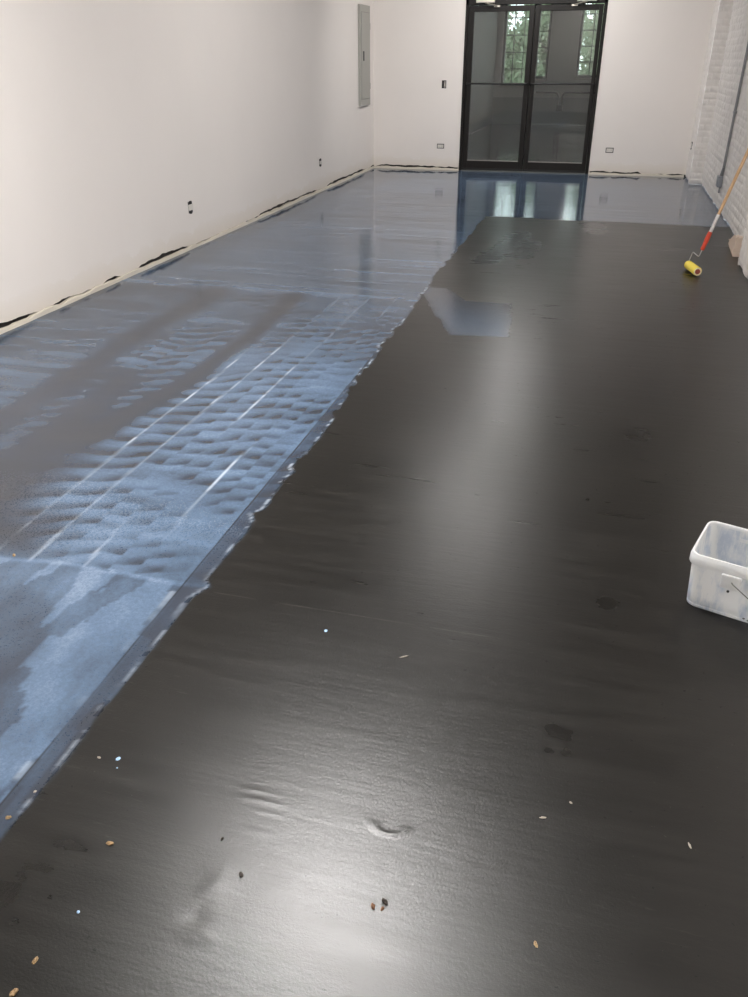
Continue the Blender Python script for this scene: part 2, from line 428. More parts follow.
    farR = sst(-.04, .04, y - fy)
    cut = poly(x + e, y, [(-1.25, 5.98), (-1.02, 5.97), (-.86, 5.66), (-.52, 5.66), (-.47, 4.90), (-.80, 4.86), (-1.17, 5.78)], .035)
    cutf = cut * (1 - .55 * sst(-.95, -.45, x) * sst(5.1, 5.7, y))
    p2 = np.clip(band(x + e * 3, y + e * 3, [(-.92, 6.95), (-.80, 7.6), (-.72, 8.3)], .17) * .55 + band(x + e * 3, y, [(-.60, 7.2), (-.56, 7.9)], .12) * .45, 0, 1)
    p3 = band(x, y + e, [(-.02, 8.5), (-.05, 9.0)], .16) * .25
    Pm = np.maximum.reduce([left, farR, cutf * (.55 + .45 * nz(4, 3, 3, 16)), p2 * .55, p3])
    T = np.where(x > xe + .03, np.where(y > 8.8, .50 + .14 * (rip2 - .5) + .5 * thin + (nz(1.2, 5., 4, 17) - .5) * .3, .40 - .16 * sst(5.2, 5.8, y) + (nz(5, 2, 4, 18) - .5) * .25), T)
    k = sst(.0, .35, cut)
    T = np.where((farR < .02) & (x > xe + .03), .14 * (1 - k) + T * k, T)
    over = sst(-1.170, -1.155, x) * left                         # thin strip drawn past the seam
    T = T * (1 - .50 * over)
    # --- ridges of wet film left at the lane edges and at the outer edge
    rl = np.array([-2.06, -1.885, -1.73, -1.53, -1.335]); dl = np.abs(xl[..., None] - rl).min(-1)
    dash = sst(.5, .66, nz(3, 7.5, 3, 19)) * 1.
    rid = (1 - sst(.002, .0085, dl)) * (.30 + .70 * dash) * mid * (x > -2.0) * sst(.38, .55, nz(3, .9, 2, 34)) * (1 - np.clip(D + B, 0, 1)) * .55 * (1 - .5 * sst(3.5, 5, y))
    dash2 = sst(.50, .64, nz(6, 19, 4, 20))
    edge = (1 - sst(.001, .0075, np.abs(xe - .006 - x))) * dash2 * (y < 6.2) * (.22 + .25 * sst(2, 3, y))
    seamr = (1 - sst(.001, .008, np.abs(x + 1.176))) * sst(.54, .66, nz(2, 8, 3, 21)) * (y < 1.9) * .6
    RG = np.clip(rid + edge + seamr, 0, 1) * (Pm > .3)
    T = np.clip(T, 0, 1)
    # --- stains on the dark boards: dull footprints, a scuffed lump, a curved scrape
    st = np.zeros_like(x)
    for (u, v, r) in ((552, 728, .022), (567, 735, .020), (549, 749, .014), (566, 751, .016), (607, 602, .035), (590, 499, .05), (610, 497, .03), (640, 435, .06), (30, 880, .08)):
        p = at(u, v, 'z', 0); st += np.exp(-(((x - p.x) / r)**2 + ((y - p.y) / (r * 1.3))**2)) * (.5 + nz(14, 14, 3, 22))
    st = np.clip(st * 1.1 - .15, 0, 1) * sst(.40, .60, nz(16, 12, 3, 40)) * .5
    # --- relief in metres
    z = np.maximum(left, farR) * (.0004 + .00014 * (rip - .5) * (near * .1 + mid + grey * .4 + far * .5) + .0004 * thin * (grey + far) * 1.2 + .0004 * (rip2 - .5) * .6) + RG * .0012
    z += (nz(.9, .9, 3, 23) - .5) * .0025
    zz = np.zeros_like(x)
    for (u, v, a, rx, ry) in ((222, 868, .0022, .035, .020), (214, 890, .0022, .03, .02), (200, 935, .002, .035, .015), (195, 915, -.0015, .02, .02), (262, 800, .0016, .05, .008), (258, 790, .0016, .04, .006), (270, 812, .0014, .05, .006), (255, 830, .0012, .03, .008)):
        p = at(u, v, 'z', 0); zz += .55 * a * np.exp(-(((x - p.x) / rx)**2 + ((y - p.y) / ry)**2)) * (.1 + 1.8 * nz(45, 60, 4, 24))
    p = at(383, 831, 'z', 0); ang = np.arctan2(y - p.y - .02, x - p.x - .01); rr = np.hypot((x - p.x - .01) , (y - p.y - .02) * 1.6)
    zz += .0022 * np.exp(-((rr - .036) / .007)**2) * (np.sin(ang) < .1)
    z += zz * (1 - Pm)
    z -= .0030
    # gloss of the film: freshest, most mirror-like towards the doors
    RK = .30 - .10 * sst(1.9, 3.2, y) - .09 * sst(4.2, 6.2, y) - .06 * sst(7., 9., y) + .05 * (nz(2, 4, 3, 25) - .5)
    RK = np.clip(np.where(x > xe, np.where(y > 8.8, .065, .16), RK), .05, .5)
    V = np.stack([x.ravel(), y.ravel(), z.ravel()], 1)
    o = grid_mesh('floor', V, len(xs), len(ys), M['floor'], dict(film=Pm, thick=T, ridge=RG, stain=st, filmrough=RK))
    tag(o, 'dark floor boards half covered with a wet blue coating', 'floor', kind='structure')
make_floor()

# ------------------------------------------------------------------ walls
def struct(name, bm, m, label, **kw):
    return tag(obj(name, bm, m, **kw), label, name.split('_')[0], kind='structure')
def board_wall(name, axis, val, a0, a1, z1, label, inward, holes=(), seed=0):
    """drywall board with a ragged lower edge over a dark gap; the lip strip stands in front at the floor"""
    n = int((a1 - a0) / .02) + 1
    bm = bmesh.new(); a = np.linspace(a0, a1, n)
    j = fbm(a * 1.7 + seed, a * 0 + seed, 5); j2 = fbm(a * 14 + seed, a * 0 + 3.3 + seed, 3)
    low = .024 + .022 * sst(.42, .62, j) + .020 * (j2 - .45) + .012 * sst(.62, .75, j)
    P = (lambda s, z, d: (val + inward * d, s, z)) if axis == 'x' else (lambda s, z, d: (s, val + inward * d, z))
    rows = []
    for s, z in zip(a, low):
        rows.append([bm.verts.new(P(s, z, -.018)), bm.verts.new(P(s, z, 0.)), bm.verts.new(P(s, z1, 0.))])
    for r0, r1 in zip(rows, rows[1:]):
        for k in range(2): bm.faces.new((r0[k], r1[k], r1[k + 1], r0[k + 1]))
    o = struct(name, bm, M['wall'], label)
    me = o.data
    return o
# far wall: two boards beside the doorway in one mesh, plus the piece over the doors
wl = board_wall('wall_left', 'x', XL, YF, YB, ZC, 'long plain white wall on the left', 1, seed=3.1)
def back_wall():
    bm = bmesh.new()
    for a0, a1, sd in ((XL, DX0, 8.2), (DX1, XR + .05, 5.7)):
        n = int((a1 - a0) / .015) + 1; a = np.linspace(a0, a1, n)
        j = fbm(a * 2.6 + sd, a * 0 + sd, 4); j2 = fbm(a * 16 + sd, a * 0 + 1.3, 3)
        low = .026 + .024 * sst(.42, .60, j) + .02 * (j2 - .45)
        rows = [[bm.verts.new((s, YB + .018, z)), bm.verts.new((s, YB, z)), bm.verts.new((s, YB, ZC))] for s, z in zip(a, low)]
        for r0, r1 in zip(rows, rows[1:]):
            for k in range(2): bm.faces.new((r0[k], r1[k], r1[k + 1], r0[k + 1]))
    box(bm, (DX0, YB, DZ), (DX1, YB + .14, ZC))
    box(bm, (DX0 - .02, YB + .03, 0), (DX0, YB + .14, DZ)); box(bm, (DX1, YB + .03, 0), (DX1 + .02, YB + .14, DZ))
    return struct('wall_back', bm, M['wall'], 'white end wall around the dark glass doors')
back_wall()
def lip(name, boxes_, label, seed):
    """low pale strip of skim coat where the board stops short of the floor"""
    bm = bmesh.new()
    for axis, val, inward, a0, a1 in boxes_:
        n = int((a1 - a0) / .03) + 1; a = np.linspace(a0, a1, n)
        h = .018 + .034 * (fbm(a * 7 + seed, a * 0 + seed, 4) - .32); d = .010 + .010 * (fbm(a * 5 + seed + 9, a * 0, 3) - .5)
        P = (lambda s, z, dd: (val + inward * dd, s, z)) if axis == 'x' else (lambda s, z, dd: (s, val + inward * dd, z))
        rows = [[bm.verts.new(P(s, -.004, dd + .004)), bm.verts.new(P(s, hh * .8, dd)), bm.verts.new(P(s, hh, dd - .006)), bm.verts.new(P(s, hh, -.018))] for s, hh, dd in zip(a, h, d)]
        for r0, r1 in zip(rows, rows[1:]):
            for k in range(3): bm.faces.new((r0[k], r1[k], r1[k + 1], r0[k + 1]))
    return struct(name, bm, M['lip'], label)
lip('baseboard_left', [('x', XL, 1, YF, YB)], 'thin pale strip along the foot of the left wall', 2.2)
lip('baseboard_back', [('y', YB, -1, XL, DX0), ('y', YB, -1, DX1, 1.10)], 'thin pale strip along the foot of the end wall', 6.4)
struct('trim_1', boxes(((XL - .03, YF, -.01), (XL - .0185, YB + .03, ZC)),), M['gap'], 'dark backing sheet added as the shade in the gap under the left wall')  # added backing: black for the gap's shade, and keeps sky light out
struct('trim_2', boxes(((XL - .018, YB + .0185, -.01), (DX0 - .021, YB + .028, ZC)), ((DX1 + .021, YB + .0185, -.01), (XR + .04, YB + .028, ZC))), M['gap'], 'dark backing sheet added as the shade in the gap under the end wall')
struct('ceiling', boxes(((XL - .1, YF - .1, ZC), (XR + .2, YB + .14, ZC + .1))), M['ceiling'], 'grey ceiling above the room')
struct('wall_front', boxes(((XL - .1, YF - .1, 0), (XR + .2, YF, ZC))), M['wall_plain'], 'white wall behind the viewer')

# brick wall and its piers: painted courses in relief
def brick_face(axis, val, inward, a0, a1, z1, step=.011, amp=.007, seed=0., rough=.005):
    a = np.arange(a0, a1 + step, step); a[-1] = a1; z = np.arange(0, z1 + step, step * 1.0); z[-1] = z1
    s, zz = np.meshgrid(a, z, indexing='ij')
    bl, bh = .215, .0745
    wz = zz + (fbm(s * 1.3 + seed, zz * 1.3, 3) - .5) * .03; row = np.floor(wz / bh)
    ws = s + (row % 2) * bl * .5 + (fbm(s * 2 + seed, zz * 2 + 7, 2) - .5) * .03
    fx, fz = ws / bl - np.floor(ws / bl), wz / bh - row
    ed = np.minimum(np.minimum(fx, 1 - fx) * bl, np.minimum(fz, 1 - fz) * bh)
    idx = (np.floor(ws / bl) * 37 + row * 91).astype(int)
    off = _T[idx % 256, (idx // 7) % 256]
    d = amp * sst(.004, .013, ed) * (.55 + .6 * off) + rough * (fbm(s * 18 + seed, zz * 18, 4) - .5) * 2 - .004
    d = d + .004 * (fbm(s * 3, zz * 3 + seed, 3) - .5) * 2
    return s, zz, d
def brick_mesh(name, parts, label):
    Vs, Qs, base = [], [], 0
    for axis, val, inward, a0, a1, z1, sd in parts:
        s, zz, d = brick_face(axis, val, inward, a0, a1, z1, seed=sd)
        c = val + inward * d
        # crumbling, rounded foot
        c = c - inward * .03 * np.exp(-zz / .035) * fbm(s * 9 + sd, zz * 9, 3)
        V = np.stack([c, s, zz], -1) if axis == 'x' else np.stack([s, c, zz], -1)
        nu, nv = s.shape; i = np.arange((nu - 1) * (nv - 1)); r, k = i // (nv - 1), i % (nv - 1)
        q = np.stack([r * nv + k, (r + 1) * nv + k, (r + 1) * nv + k + 1, r * nv + k + 1], 1) + base
        flip = (axis == 'x') == (inward < 0)
        Qs.append(q[:, ::-1] if flip else q); Vs.append(V.reshape(-1, 3)); base += nu * nv
    V = np.concatenate(Vs); q = np.concatenate(Qs)
    me = bpy.data.meshes.new(name)
    me.vertices.add(len(V)); me.vertices.foreach_set('co', V.astype(np.float32).ravel())
    me.loops.add(q.size); me.loops.foreach_set('vertex_index', np.ascontiguousarray(q, np.int32).ravel())
    me.polygons.add(len(q)); me.polygons.foreach_set('loop_start', np.arange(0, q.size, 4, dtype=np.int32))
    me.polygons.foreach_set('use_smooth', np.full(len(q), True)); me.update(calc_edges=True)
    return tag(link(name, me, M['brick']), label, name.split('_')[0], kind='structure')
QX, QY = 1.115, 12.42                     # pier in the far right corner
brick_mesh('wall_right', [('x', XR, -1, PY - .3, QY + .1, ZC, 1.), ('x', QX, -1, QY, YB, ZC, 4.), ('y', QY, -1, QX, XR + .02, ZC, 6.),
                          ('x', PX, -1, 5.6, PY, ZC, 9.), ('y', PY, 1, PX, XR + .02, ZC, 12.)], 'white painted brick wall on the right with its piers')
struct('wall_right_near', boxes(((PX + .005, YF, 0), (PX + .12, 5.62, ZC))), M['wall_plain'], 'white wall on the right beside the viewer')

# ------------------------------------------------------------------ glass doors
def doors():
    d = empty('door_1', ((DX0 + DX1) / 2, YB, 0), 'pair of dark framed glass doors in the end wall', 'door', kind='structure')
    y0, y1 = YB - .012, YB + .10
    hz0, hz1 = 2.165, 2.245
    fr = boxes(((DX0, y0, 0), (DX0 + .042, y1, DZ)), ((DX1 - .046, y0, 0), (DX1, y1, DZ)), ((DX0, y0, hz0), (DX1, y1, hz1)), ((DX0, y0, DZ - .05), (DX1, y1, DZ)))
    obj('door_frame', fr, M['bronze'], d, bevel=.003)
    obj('transom_glass', boxes(((DX0 + .042, YB + .045, hz1), (DX1 - .046, YB + .051, DZ - .05))), M['glass'], d)
    obj('threshold', boxes(((DX0 + .04, y0 - .02, 0), (DX1 - .04, y1, .008))), M['grey_dark'], d)
    yl0, yl1 = YB + .004, YB + .048
    for k, (a, b, ga, gb) in enumerate(((DX0 + .046, -1.214, -2.057, -1.287), (-1.206, DX1 - .050, -1.139, -.349))):
        lf = boxes(((a, yl0, .012), (ga, yl1, 2.155)), ((gb, yl0, .012), (b, yl1, 2.155)), ((ga, yl0, .012), (gb, yl1, .142)), ((ga, yl0, 2.083), (gb, yl1, 2.155)))
        leaf = obj('door_leaf', lf, M['bronze'], d, bevel=.003)
        leaf['label'] = ('left leaf of the glass doors', 'right leaf of the glass doors')[k]
        # sub-parts use the leaf's own origin, which is the door's
        o0 = d.location
        def sub(name, bm, m, **kw):
            o = obj(name, bm, m, None, origin=o0, **kw); o.location = (0, 0, 0); o.parent = leaf; return o
        sub('glass_pane', boxes(((ga, YB + .022, .142), (gb, YB + .028, 2.083))), M['glass'])
        sub('glazing_bead', boxes(((ga, yl0 - .003, .142), (gb, yl0 + .01, .152))), M['receptacle_grey'])
        bar = bmesh.new(); zb = 1.185
        tube(bar, arc([(a + .02, yl0 + .01, zb), (a + .02, yl0 - .055, zb), (b - .02, yl0 - .055, zb), (b - .02, yl0 + .01, zb)], .03), .0125, 10)
        sub('push_bar', bar, M['bronze_edge'], smooth=40)
        # overhead closer: body on the header, arm to the leaf
        cx = (-1.90, -.52)[k]
        sub('closer_body', boxes(((cx - .13, y0 - .055, 2.185), (cx + .13, y0, 2.245))), M['steel'] if k == 0 else M['grey_metal'], bevel=.006)
        am = bmesh.new(); sgn = 1 if k == 0 else -1
        tube(am, [(cx, y0 - .03, 2.182), (cx + sgn * .05, y0 - .11, 2.170), (cx + sgn * .16, y0 - .035, 2.150)], .009, 8)
        box(am, (cx + sgn * .12, yl0 - .03, 2.135), (cx + sgn * .20, yl0, 2.155))
        sub('closer_arm', am, M['steel'], smooth=30)
        sub('floor_sweep', boxes(((a + .01, yl0 - .006, .014), (b - .01, yl0, .04))), M['bronze_edge'])
doors()

# ------------------------------------------------------------------ room behind the doors
BXL, BXR, BZ = -3.06, 2.6, 3.6
YD = YB + .14
struct('floor_back', boxes(((BXL - .1, YB + .02, -.10), (BXR + .1, YW + .1, -.002))), M['floor_back'], 'glossy dark floor of the room behind the doors')
struct('ceiling_back', boxes(((BXL - .1, YD, BZ), (BXR + .1, YW + .3, BZ + .1))), M['backwall'], 'ceiling of the room behind the doors')
struct('wall_back_left', boxes(((BXL - .1, YD, 0), (BXL, YW, BZ))), M['backwall'], 'grey side wall of the room behind the doors')
struct('wall_back_right', boxes(((BXR, YD, 0), (BXR + .1, YW, BZ))), M['backwall'], 'right side wall of the room behind the doors')
struct('wall_back_near', boxes(((BXL - .1, YB + .03, 0), (DX0 - .02, YD, BZ)), ((DX1 + .02, YB + .03, 0), (BXR + .1, YD, BZ)), ((DX0 - .02, YB + .13, ZC), (DX1 + .02, YD + .02, BZ))), M['backwall'], 'back of the end wall, inside the far room')
WIN = [(at(503.7, 40, 'y', YW).x, at(533.9, 40, 'y', YW).x, at(515, 85.5, 'y', YW).z), (at(536.5, 40, 'y', YW).x, at(549.3, 40, 'y', YW).x + .02, at(545, 78.6, 'y', YW).z), (at(579.5, 40, 'y', YW).x, at(579.5, 40, 'y', YW).x + 1.25, at(585, 77.6, 'y', YW).z)]
WZ1 = 3.15
def far_wall():
    bm = bmesh.new(); xs = [BXL]
    cuts = sorted(WIN)
    x = BXL
    for (a, b, z) in cuts:
        box(bm, (x, YW, 0), (a, YW + .28, BZ)); box(bm, (a, YW, 0), (b, YW + .28, z)); box(bm, (a, YW, WZ1), (b, YW + .28, BZ)); x = b
    box(bm, (x, YW, 0), (BXR, YW + .28, BZ))
    struct('wall_far', bm, M['backwall'], 'grey window wall at the end of the room behind the doors')
far_wall()
zl = at(500, 98.4, 'y', YW).z
struct('trim_3', boxes(((BXL, YW - .02, 0), (BXR, YW - .001, zl)), ((BXL, YW - .035, zl), (BXR, YW - .001, zl + .03))), M['backlow'], 'darker lower band of the window wall behind the doors')
for i, (a, b, z) in enumerate(WIN):
    w = empty('window_%d' % (i + 1), ((a + b) / 2, YW, z), ('wide black framed window seen through the left door leaf', 'narrow black framed window beside the centre stiles of the doors', 'black framed window seen through the right edge of the doors')[i], 'window', kind='structure')
    ya, yb = YW + .06, YW + .12
    t = .055
    obj('window_frame', boxes(((a, YW - .01, z), (a + t, yb, WZ1)), ((b - t, YW - .01, z), (b, yb, WZ1)), ((a, ya, z), (b, yb, z + t)), ((a, ya, WZ1 - t), (b, yb, WZ1))), M['winframe'], w)
    bars = bmesh.new()
    for k in range(1, 6):
        zz = z + (WZ1 - z) * k / 6; box(bars, (a + t, ya + .02, zz - .011), (b - t, yb - .015, zz + .011))
    nv = max(1, round((b - a) / .30))
    for k in range(1, nv):
        xx = a + (b - a) * k / nv; box(bars, (xx - .010, ya + .02, z + t), (xx + .010, yb - .015, WZ1 - t))
    obj('muntins', bars, M['winframe'], w)
    obj('glass_pane', boxes(((a + t, ya + .028, z + t), (b - t, ya + .034, WZ1 - t))), M['wglass'], w)
    obj('window_sill', boxes(((a - .03, YW - .06, z - .05), (b + .03, YW + .06, z))), M['receptacle'], w)
# pipe run on the window wall
def pipes():
    p = empty('pipe_run', at(560, 104, 'y', YW - .05), 'dark pipe bending down to a box on the window wall behind the right door leaf', 'pipe')
    y = YW - .06; pt = lambda u, v: at(u, v, 'y', y)
    zc = pt(545, 92.4).z; x0 = pt(558.5, 98).x; x1 = pt(562, 98).x; zb = pt(560, 105).z
    bm = bmesh.new(); tube(bm, arc([(pt(536, 92).x, y, zc), (x0, y, zc), (x0, y, zb)], .16, 8), .022, 10)
    obj('pipe', bm, M['dark_pipe'], p, smooth=50)
    bm = bmesh.new(); tube(bm, arc([(BXR - .1, y, zc), (x1, y, zc), (x1, y, zb)], .22, 8), .022, 10)
    obj('pipe', bm, M['dark_pipe'], p, smooth=50)
    xm = (x0 + x1) / 2
    obj('junction_box', boxes(((xm - .075, y - .03, zb - .14), (xm + .075, YW - .021, zb + .01))), M['dark_pipe'], p, bevel=.006)
pipes()

# trees beyond the windows
def tree(x, y, h, r, z0, label, n=5200, seed=0):
    rg = np.random.default_rng(seed); t = empty('tree', (x, y, z0), label, 'tree', 'trees beyond the windows')
    bm = bmesh.new(); tube(bm, [(x, y, z0), (x + .05, y, z0 + h * .45), (x - .04, y + .05, z0 + h * .9)], [.12, .085, .03], 9)
    for k in range(7):
        a = rg.random() * 6.28; zb = z0 + h * (.3 + .5 * rg.random()); L = r * (.6 + .3 * rg.random())
        tube(bm, [(x, y, zb), (x + math.cos(a) * L * .5, y + math.sin(a) * L * .5, zb + .2), (x + math.cos(a) * L, y + math.sin(a) * L, zb + .5)], [.045, .03, .012], 6)
    obj('trunk', bm, M['bark'], t, smooth=60)
    cl = rg.normal(size=(26, 3)); cl /= np.linalg.norm(cl, axis=1)[:, None]; cl *= (rg.random((26, 1))**.4)
    cl = cl * np.array([r * .85, r * .85, h * .42]) + np.array([0, 0, h * .58])
    c = cl[rg.integers(0, 26, n)] + rg.normal(size=(n, 3)) * r * .2
    sz = .055 + .06 * rg.random(n)
    a = rg.normal(size=(n, 3)); a /= np.linalg.norm(a, axis=1)[:, None]; b = np.cross(a, rg.normal(size=(n, 3))); b /= np.linalg.norm(b, axis=1)[:, None]
    a *= sz[:, None] * 1.4; b *= sz[:, None] * .7
    V = np.stack([c - a, c + b, c + a, c - b], 1).reshape(-1, 3)
    me = bpy.data.meshes.new('crown'); me.vertices.add(len(V)); me.vertices.foreach_set('co', V.astype(np.float32).ravel())
    me.loops.add(4 * n); me.loops.foreach_set('vertex_index', np.arange(4 * n, dtype=np.int32)); me.polygons.add(n); me.polygons.foreach_set('loop_start', np.arange(0, 4 * n, 4, dtype=np.int32)); me.update(calc_edges=True)
    link('crown', me, M['leaf'], t)
GZ = -1.6
tree(-3.9, 29.5, 5.3, 1.2, GZ, 'leafy tree beyond the windows, behind the left part of the wide window', seed=1)
tree(-2.6, 34.5, 5.8, 1.3, GZ, 'leafy tree beyond the windows, behind the narrow window by the stiles', seed=2)
tree(-.1, 29.8, 5.3, 1.2, GZ, 'leafy tree beyond the windows, behind the window at the right of the doors', seed=3)
struct('ground_outside', boxes(((-16, YW + .4, GZ - .1), (16, 60, GZ))), M['lawn'], 'rough ground beyond the windows')

# ------------------------------------------------------------------ electrical panel
def panel():
    x1 = XL + .036; a, b, z0, z1 = 12.345, 12.86, .905, 2.158
    p = empty('mounted_breaker_box', (XL + .002, (a + b) / 2, z0), 'tall grey metal breaker panel mounted on the left wall', 'electrical panel')
    obj('cover', boxes(((XL + .002, a, z0), (x1, b, z1))), M['grey_metal'], p, bevel=.004)
    dr = obj('door', boxes(((x1, a + .055, z0 + .09), (x1 + .007, b - .03, z1 - .09))), M['grey_metal'], p, bevel=.003)
    def sub(name, bm, m, **kw):
        o = obj(name, bm, m, None, origin=p.location, **kw); o.location = (0, 0, 0); o.parent = dr; return o
    zc = at(363.5, 56, 'x', x1).z
    sub('latch', boxes(((x1 + .007, a + .115, zc - .06), (x1 + .018, a + .145, zc + .06))), M['black'], bevel=.004)
    for zz in (z0 + .25, z1 - .25):
        hg = bmesh.new(); tube(hg, [(x1 + .005, b - .028, zz - .04), (x1 + .005, b - .028, zz + .04)], .006, 8)
        sub('hinge', hg, M['grey_metal'])
    obj('door_gap', boxes(((x1 - .001, a + .050, z0 + .085), (x1 + .001, b - .025, z1 - .085))), M['grey_dark'], p)  # dark sheet standing in for the shade around the panel door
panel()

# ------------------------------------------------------------------ outlets without cover plates
def outlet(label, cat, axis, val, inward, c, w, h, kind='outlet', group=None):
    P = (lambda s, z, d: Vector((val + inward * d, s, z))) if axis == 'x' else (lambda s, z, d: Vector((s, val + inward * d, z)))
    cs, cz = c
    t = empty('electrical_outlet' if kind != 'switch' else 'light_switch', P(cs, cz, 0), label, cat, group)
    g = .010
    bm = bmesh.new(); box(bm, P(cs - w/2, cz - h/2, -.004), P(cs + w/2, cz + h/2, .0015))
    obj('box_opening', bm, M['black'], t)
    iw, ih = w/2 - g, h/2 - g
    if kind == 'switch':
        bm = bmesh.new(); box(bm, P(cs + .002, cz - ih, .001), P(cs + iw + .002, cz + ih, .012)); obj('switch_body', bm, M['receptacle_grey'], t, bevel=.002)
        bm = bmesh.new(); box(bm, P(cs + .010, cz - .018, .012), P(cs + iw - .006, cz + .012, .020)); obj('toggle', bm, M['receptacle'], t, bevel=.002)
    elif kind == 'upright':
        bm = bmesh.new(); box(bm, P(cs - w/2 - .002, cz - ih + .014, .001), P(cs + w/2 + .002, cz + ih - .014, .010)); obj('receptacle', bm, M['receptacle'], t, bevel=.003)
        
        for e in (-1, 1):
            bm = bmesh.new(); box(bm, P(cs - .012, cz + e * (h/2 + .005), .001), P(cs + .012, cz + e * (h/2 - .012), .008)); obj('mounting_ear', bm, M['black'], t)
    else:
        bm = bmesh.new(); box(bm, P(cs - iw, cz - ih, .001), P(cs + iw, cz + ih, .010)); obj('receptacle', bm, M['receptacle'], t, bevel=.003)
        for q in (-.22, .22):
            bm = bmesh.new(); box(bm, P(cs + q * w - .006, cz - .009, .0095), P(cs + q * w + .006, cz + .009, .0108)); obj('socket', bm, M['lip'], t, bevel=.001)
G = 'uncovered wall outlets'
outlet('uncovered outlet low on the end wall left of the glass doors', 'outlet', 'y', YB, -1, (-2.473, .334), .110, .066, group=G)
outlet('uncovered outlet low on the end wall right of the glass doors', 'outlet', 'y', YB, -1, (.021, .332), .110, .068, group=G)
outlet('uncovered outlet on the left wall, larger and nearer one', 'outlet', 'x', XL, 1, (6.870, .345), .078, .098, 'upright', G)
outlet('uncovered outlet on the left wall below the breaker panel, smaller and farther one', 'outlet', 'x', XL, 1, (10.545, .343), .085, .085, 'upright', G)
outlet('uncovered light switch beside the left jamb of the glass doors', 'switch', 'y', YB, -1, (-2.453, 1.172), .066, .105, 'switch')
outlet('small uncovered outlet on the corner pier of the brick wall', 'outlet', 'x', QX - .006, -1, (12.86, at(690, 143, 'x', QX).z), .07, .09, 'upright', G)

# ------------------------------------------------------------------ conduit on the brick wall
def conduit():
    x = XR - .020
    t = empty('wall_conduit', (x, 10.4, .2), 'grey conduit running down the white brick wall to a small box', 'conduit')
    pts = [at(747, 52, 'x', x), at(735, 112, 'x', x), at(724, 167, 'x', x)]
    top = pts[0] + (pts[0] - pts[1]) * 3.1; top.z = ZC
    bm = bmesh.new(); tube(bm, [top] + pts, .014, 12); obj('pipe', bm, M['conduit'], t, smooth=50)
    c = at(720.5, 181, 'x', x)
    bm = bmesh.new(); tube(bm, [pts[-1], at(722, 174, 'x', x), c], [.014, .02, .025], 12); obj('connector', bm, M['conduit'], t, smooth=50)
    obj('box', boxes(((XR - .055, c.y - .075, c.z - .06), (XR - .004, c.y + .075, c.z + .055))), M['box_grey'], t, bevel=.008)
    e = at(721, 196, 'x', x)
    bm = bmesh.new(); tube(bm, [(x, c.y, c.z - .05), (x, c.y - .04, (c.z + e.z) / 2), (x, c.y - .05, max(.12, e.z))], .011, 10); obj('tail_pipe', bm, M['conduit'], t, smooth=50)
    for zz in (1.9, 1.0):
        bm = bmesh.new(); k = (zz - pts[2].z) / (pts[0].z - pts[2].z); yy = pts[2].y + (pts[0].y - pts[2].y) * k
        box(bm, (x - .017, yy - .035, zz - .012), (XR - .003, yy + .035, zz + .012))
        obj('strap', bm, M['conduit'], t, bevel=.003)
conduit()

# ------------------------------------------------------------------ loose brick at the foot of the wall
bm = boxes(((-.03, -.30, 0), (.03, .30, .16)))
bmesh.ops.subdivide_edges(bm, edges=bm.edges, cuts=6, use_grid_fill=True)
for v in bm.verts:
    s = Vector((random.random() - .5, random.random() - .5, random.random() - .5)) * .012
    if v.co.z > .01: v.co += s
    v.co.z *= .25 + .75 * (1 - sst(-.22, .30, v.co.y))
bk = obj('loose_brick', bm, M['brickpink'], None, smooth=35); bk.location = (1.193, 7.98, -.002); bk.rotation_euler = (0, 0, -.05)
tag(bk, 'pale unpainted lump of brick lying at the foot of the brick wall', 'brick')

# ------------------------------------------------------------------ paint roller
def roller():
    Pf, Pn = Vector((.740, 7.085, .035)), Vector((.793, 6.845, .035)); ax = (Pn - Pf).normalized(); C = (Pf + Pn) / 2
    t = empty('paint_roller', (C.x, C.y, 0), 'yellow paint roller on a long wooden pole leaning against the brick pier', 'paint roller')
    bm = bmesh.new(); R = .034
    tube(bm, [Pf, Pf + ax * .006, Pn - ax * .006, Pn], [R - .004, R, R, R - .004], 32)
    obj('roller_cover', bm, M['yellow'], t, smooth=50)
    bm = bmesh.new(); tube(bm, [Pn - ax * .004, Pn + ax * .0015], R - .004, 28); obj('nap_edge', bm, M['napedge'], t, smooth=50)
    bm = bmesh.new(); tube(bm, [Pn - ax * .004, Pn + ax * .003], .020, 24); obj('end_cap', bm, M['core'], t, smooth=50)
    bm = bmesh.new(); tube(bm, [Pf - ax * .004, Pf], .020, 24); obj('end_cap', bm, M['core'], t, smooth=50)
    pd = Vector((.255, .0, .967)).normalized()
    side = (pd - ax * pd.dot(ax)).normalized()
    base = at(702, 250, 'y', C.y)                                   # foot of the grip
    k0 = base - pd * .055
    e0 = Pf - ax * .018; e1 = e0 + side * .085
    # the cross piece runs back along the roller to under the grip
    bm = bmesh.new(); tube(bm, arc([Pf, e0, e0 + side * .10, k0 - pd * .0, base + pd * .02], .018, 5), .0042, 10)
    obj('wire_frame', bm, M['wire'], t, smooth=60)
    g1 = base + pd * .145
    bm = bmesh.new(); tube(bm, [base, base + pd * .01, base + pd * .035, base + pd * .09, g1 - pd * .012, g1], [.012, .016, .0155, .0185, .017, .014], 20)
    obj('grip', bm, M['red'], t, smooth=50)
    f1 = g1 + pd * .135
    bm = bmesh.new(); n = 26
    tube(bm, [g1 - pd * .01 + pd * (.145 * i / n) for i in range(n + 1)], [.0130 + .0012 * (i % 2) for i in range(n + 1)], 16)
    obj('ferrule', bm, M['silver'], t, smooth=20)
    L = (PX - .020 - f1.x) / pd.x
    f2 = f1 + pd * L
    bm = bmesh.new(); tube(bm, [f1 - pd * .01, f2, f2 + pd * .008], [.0125, .0125, .008], 16); obj('pole', bm, M['wood'], t, smooth=50)
roller()

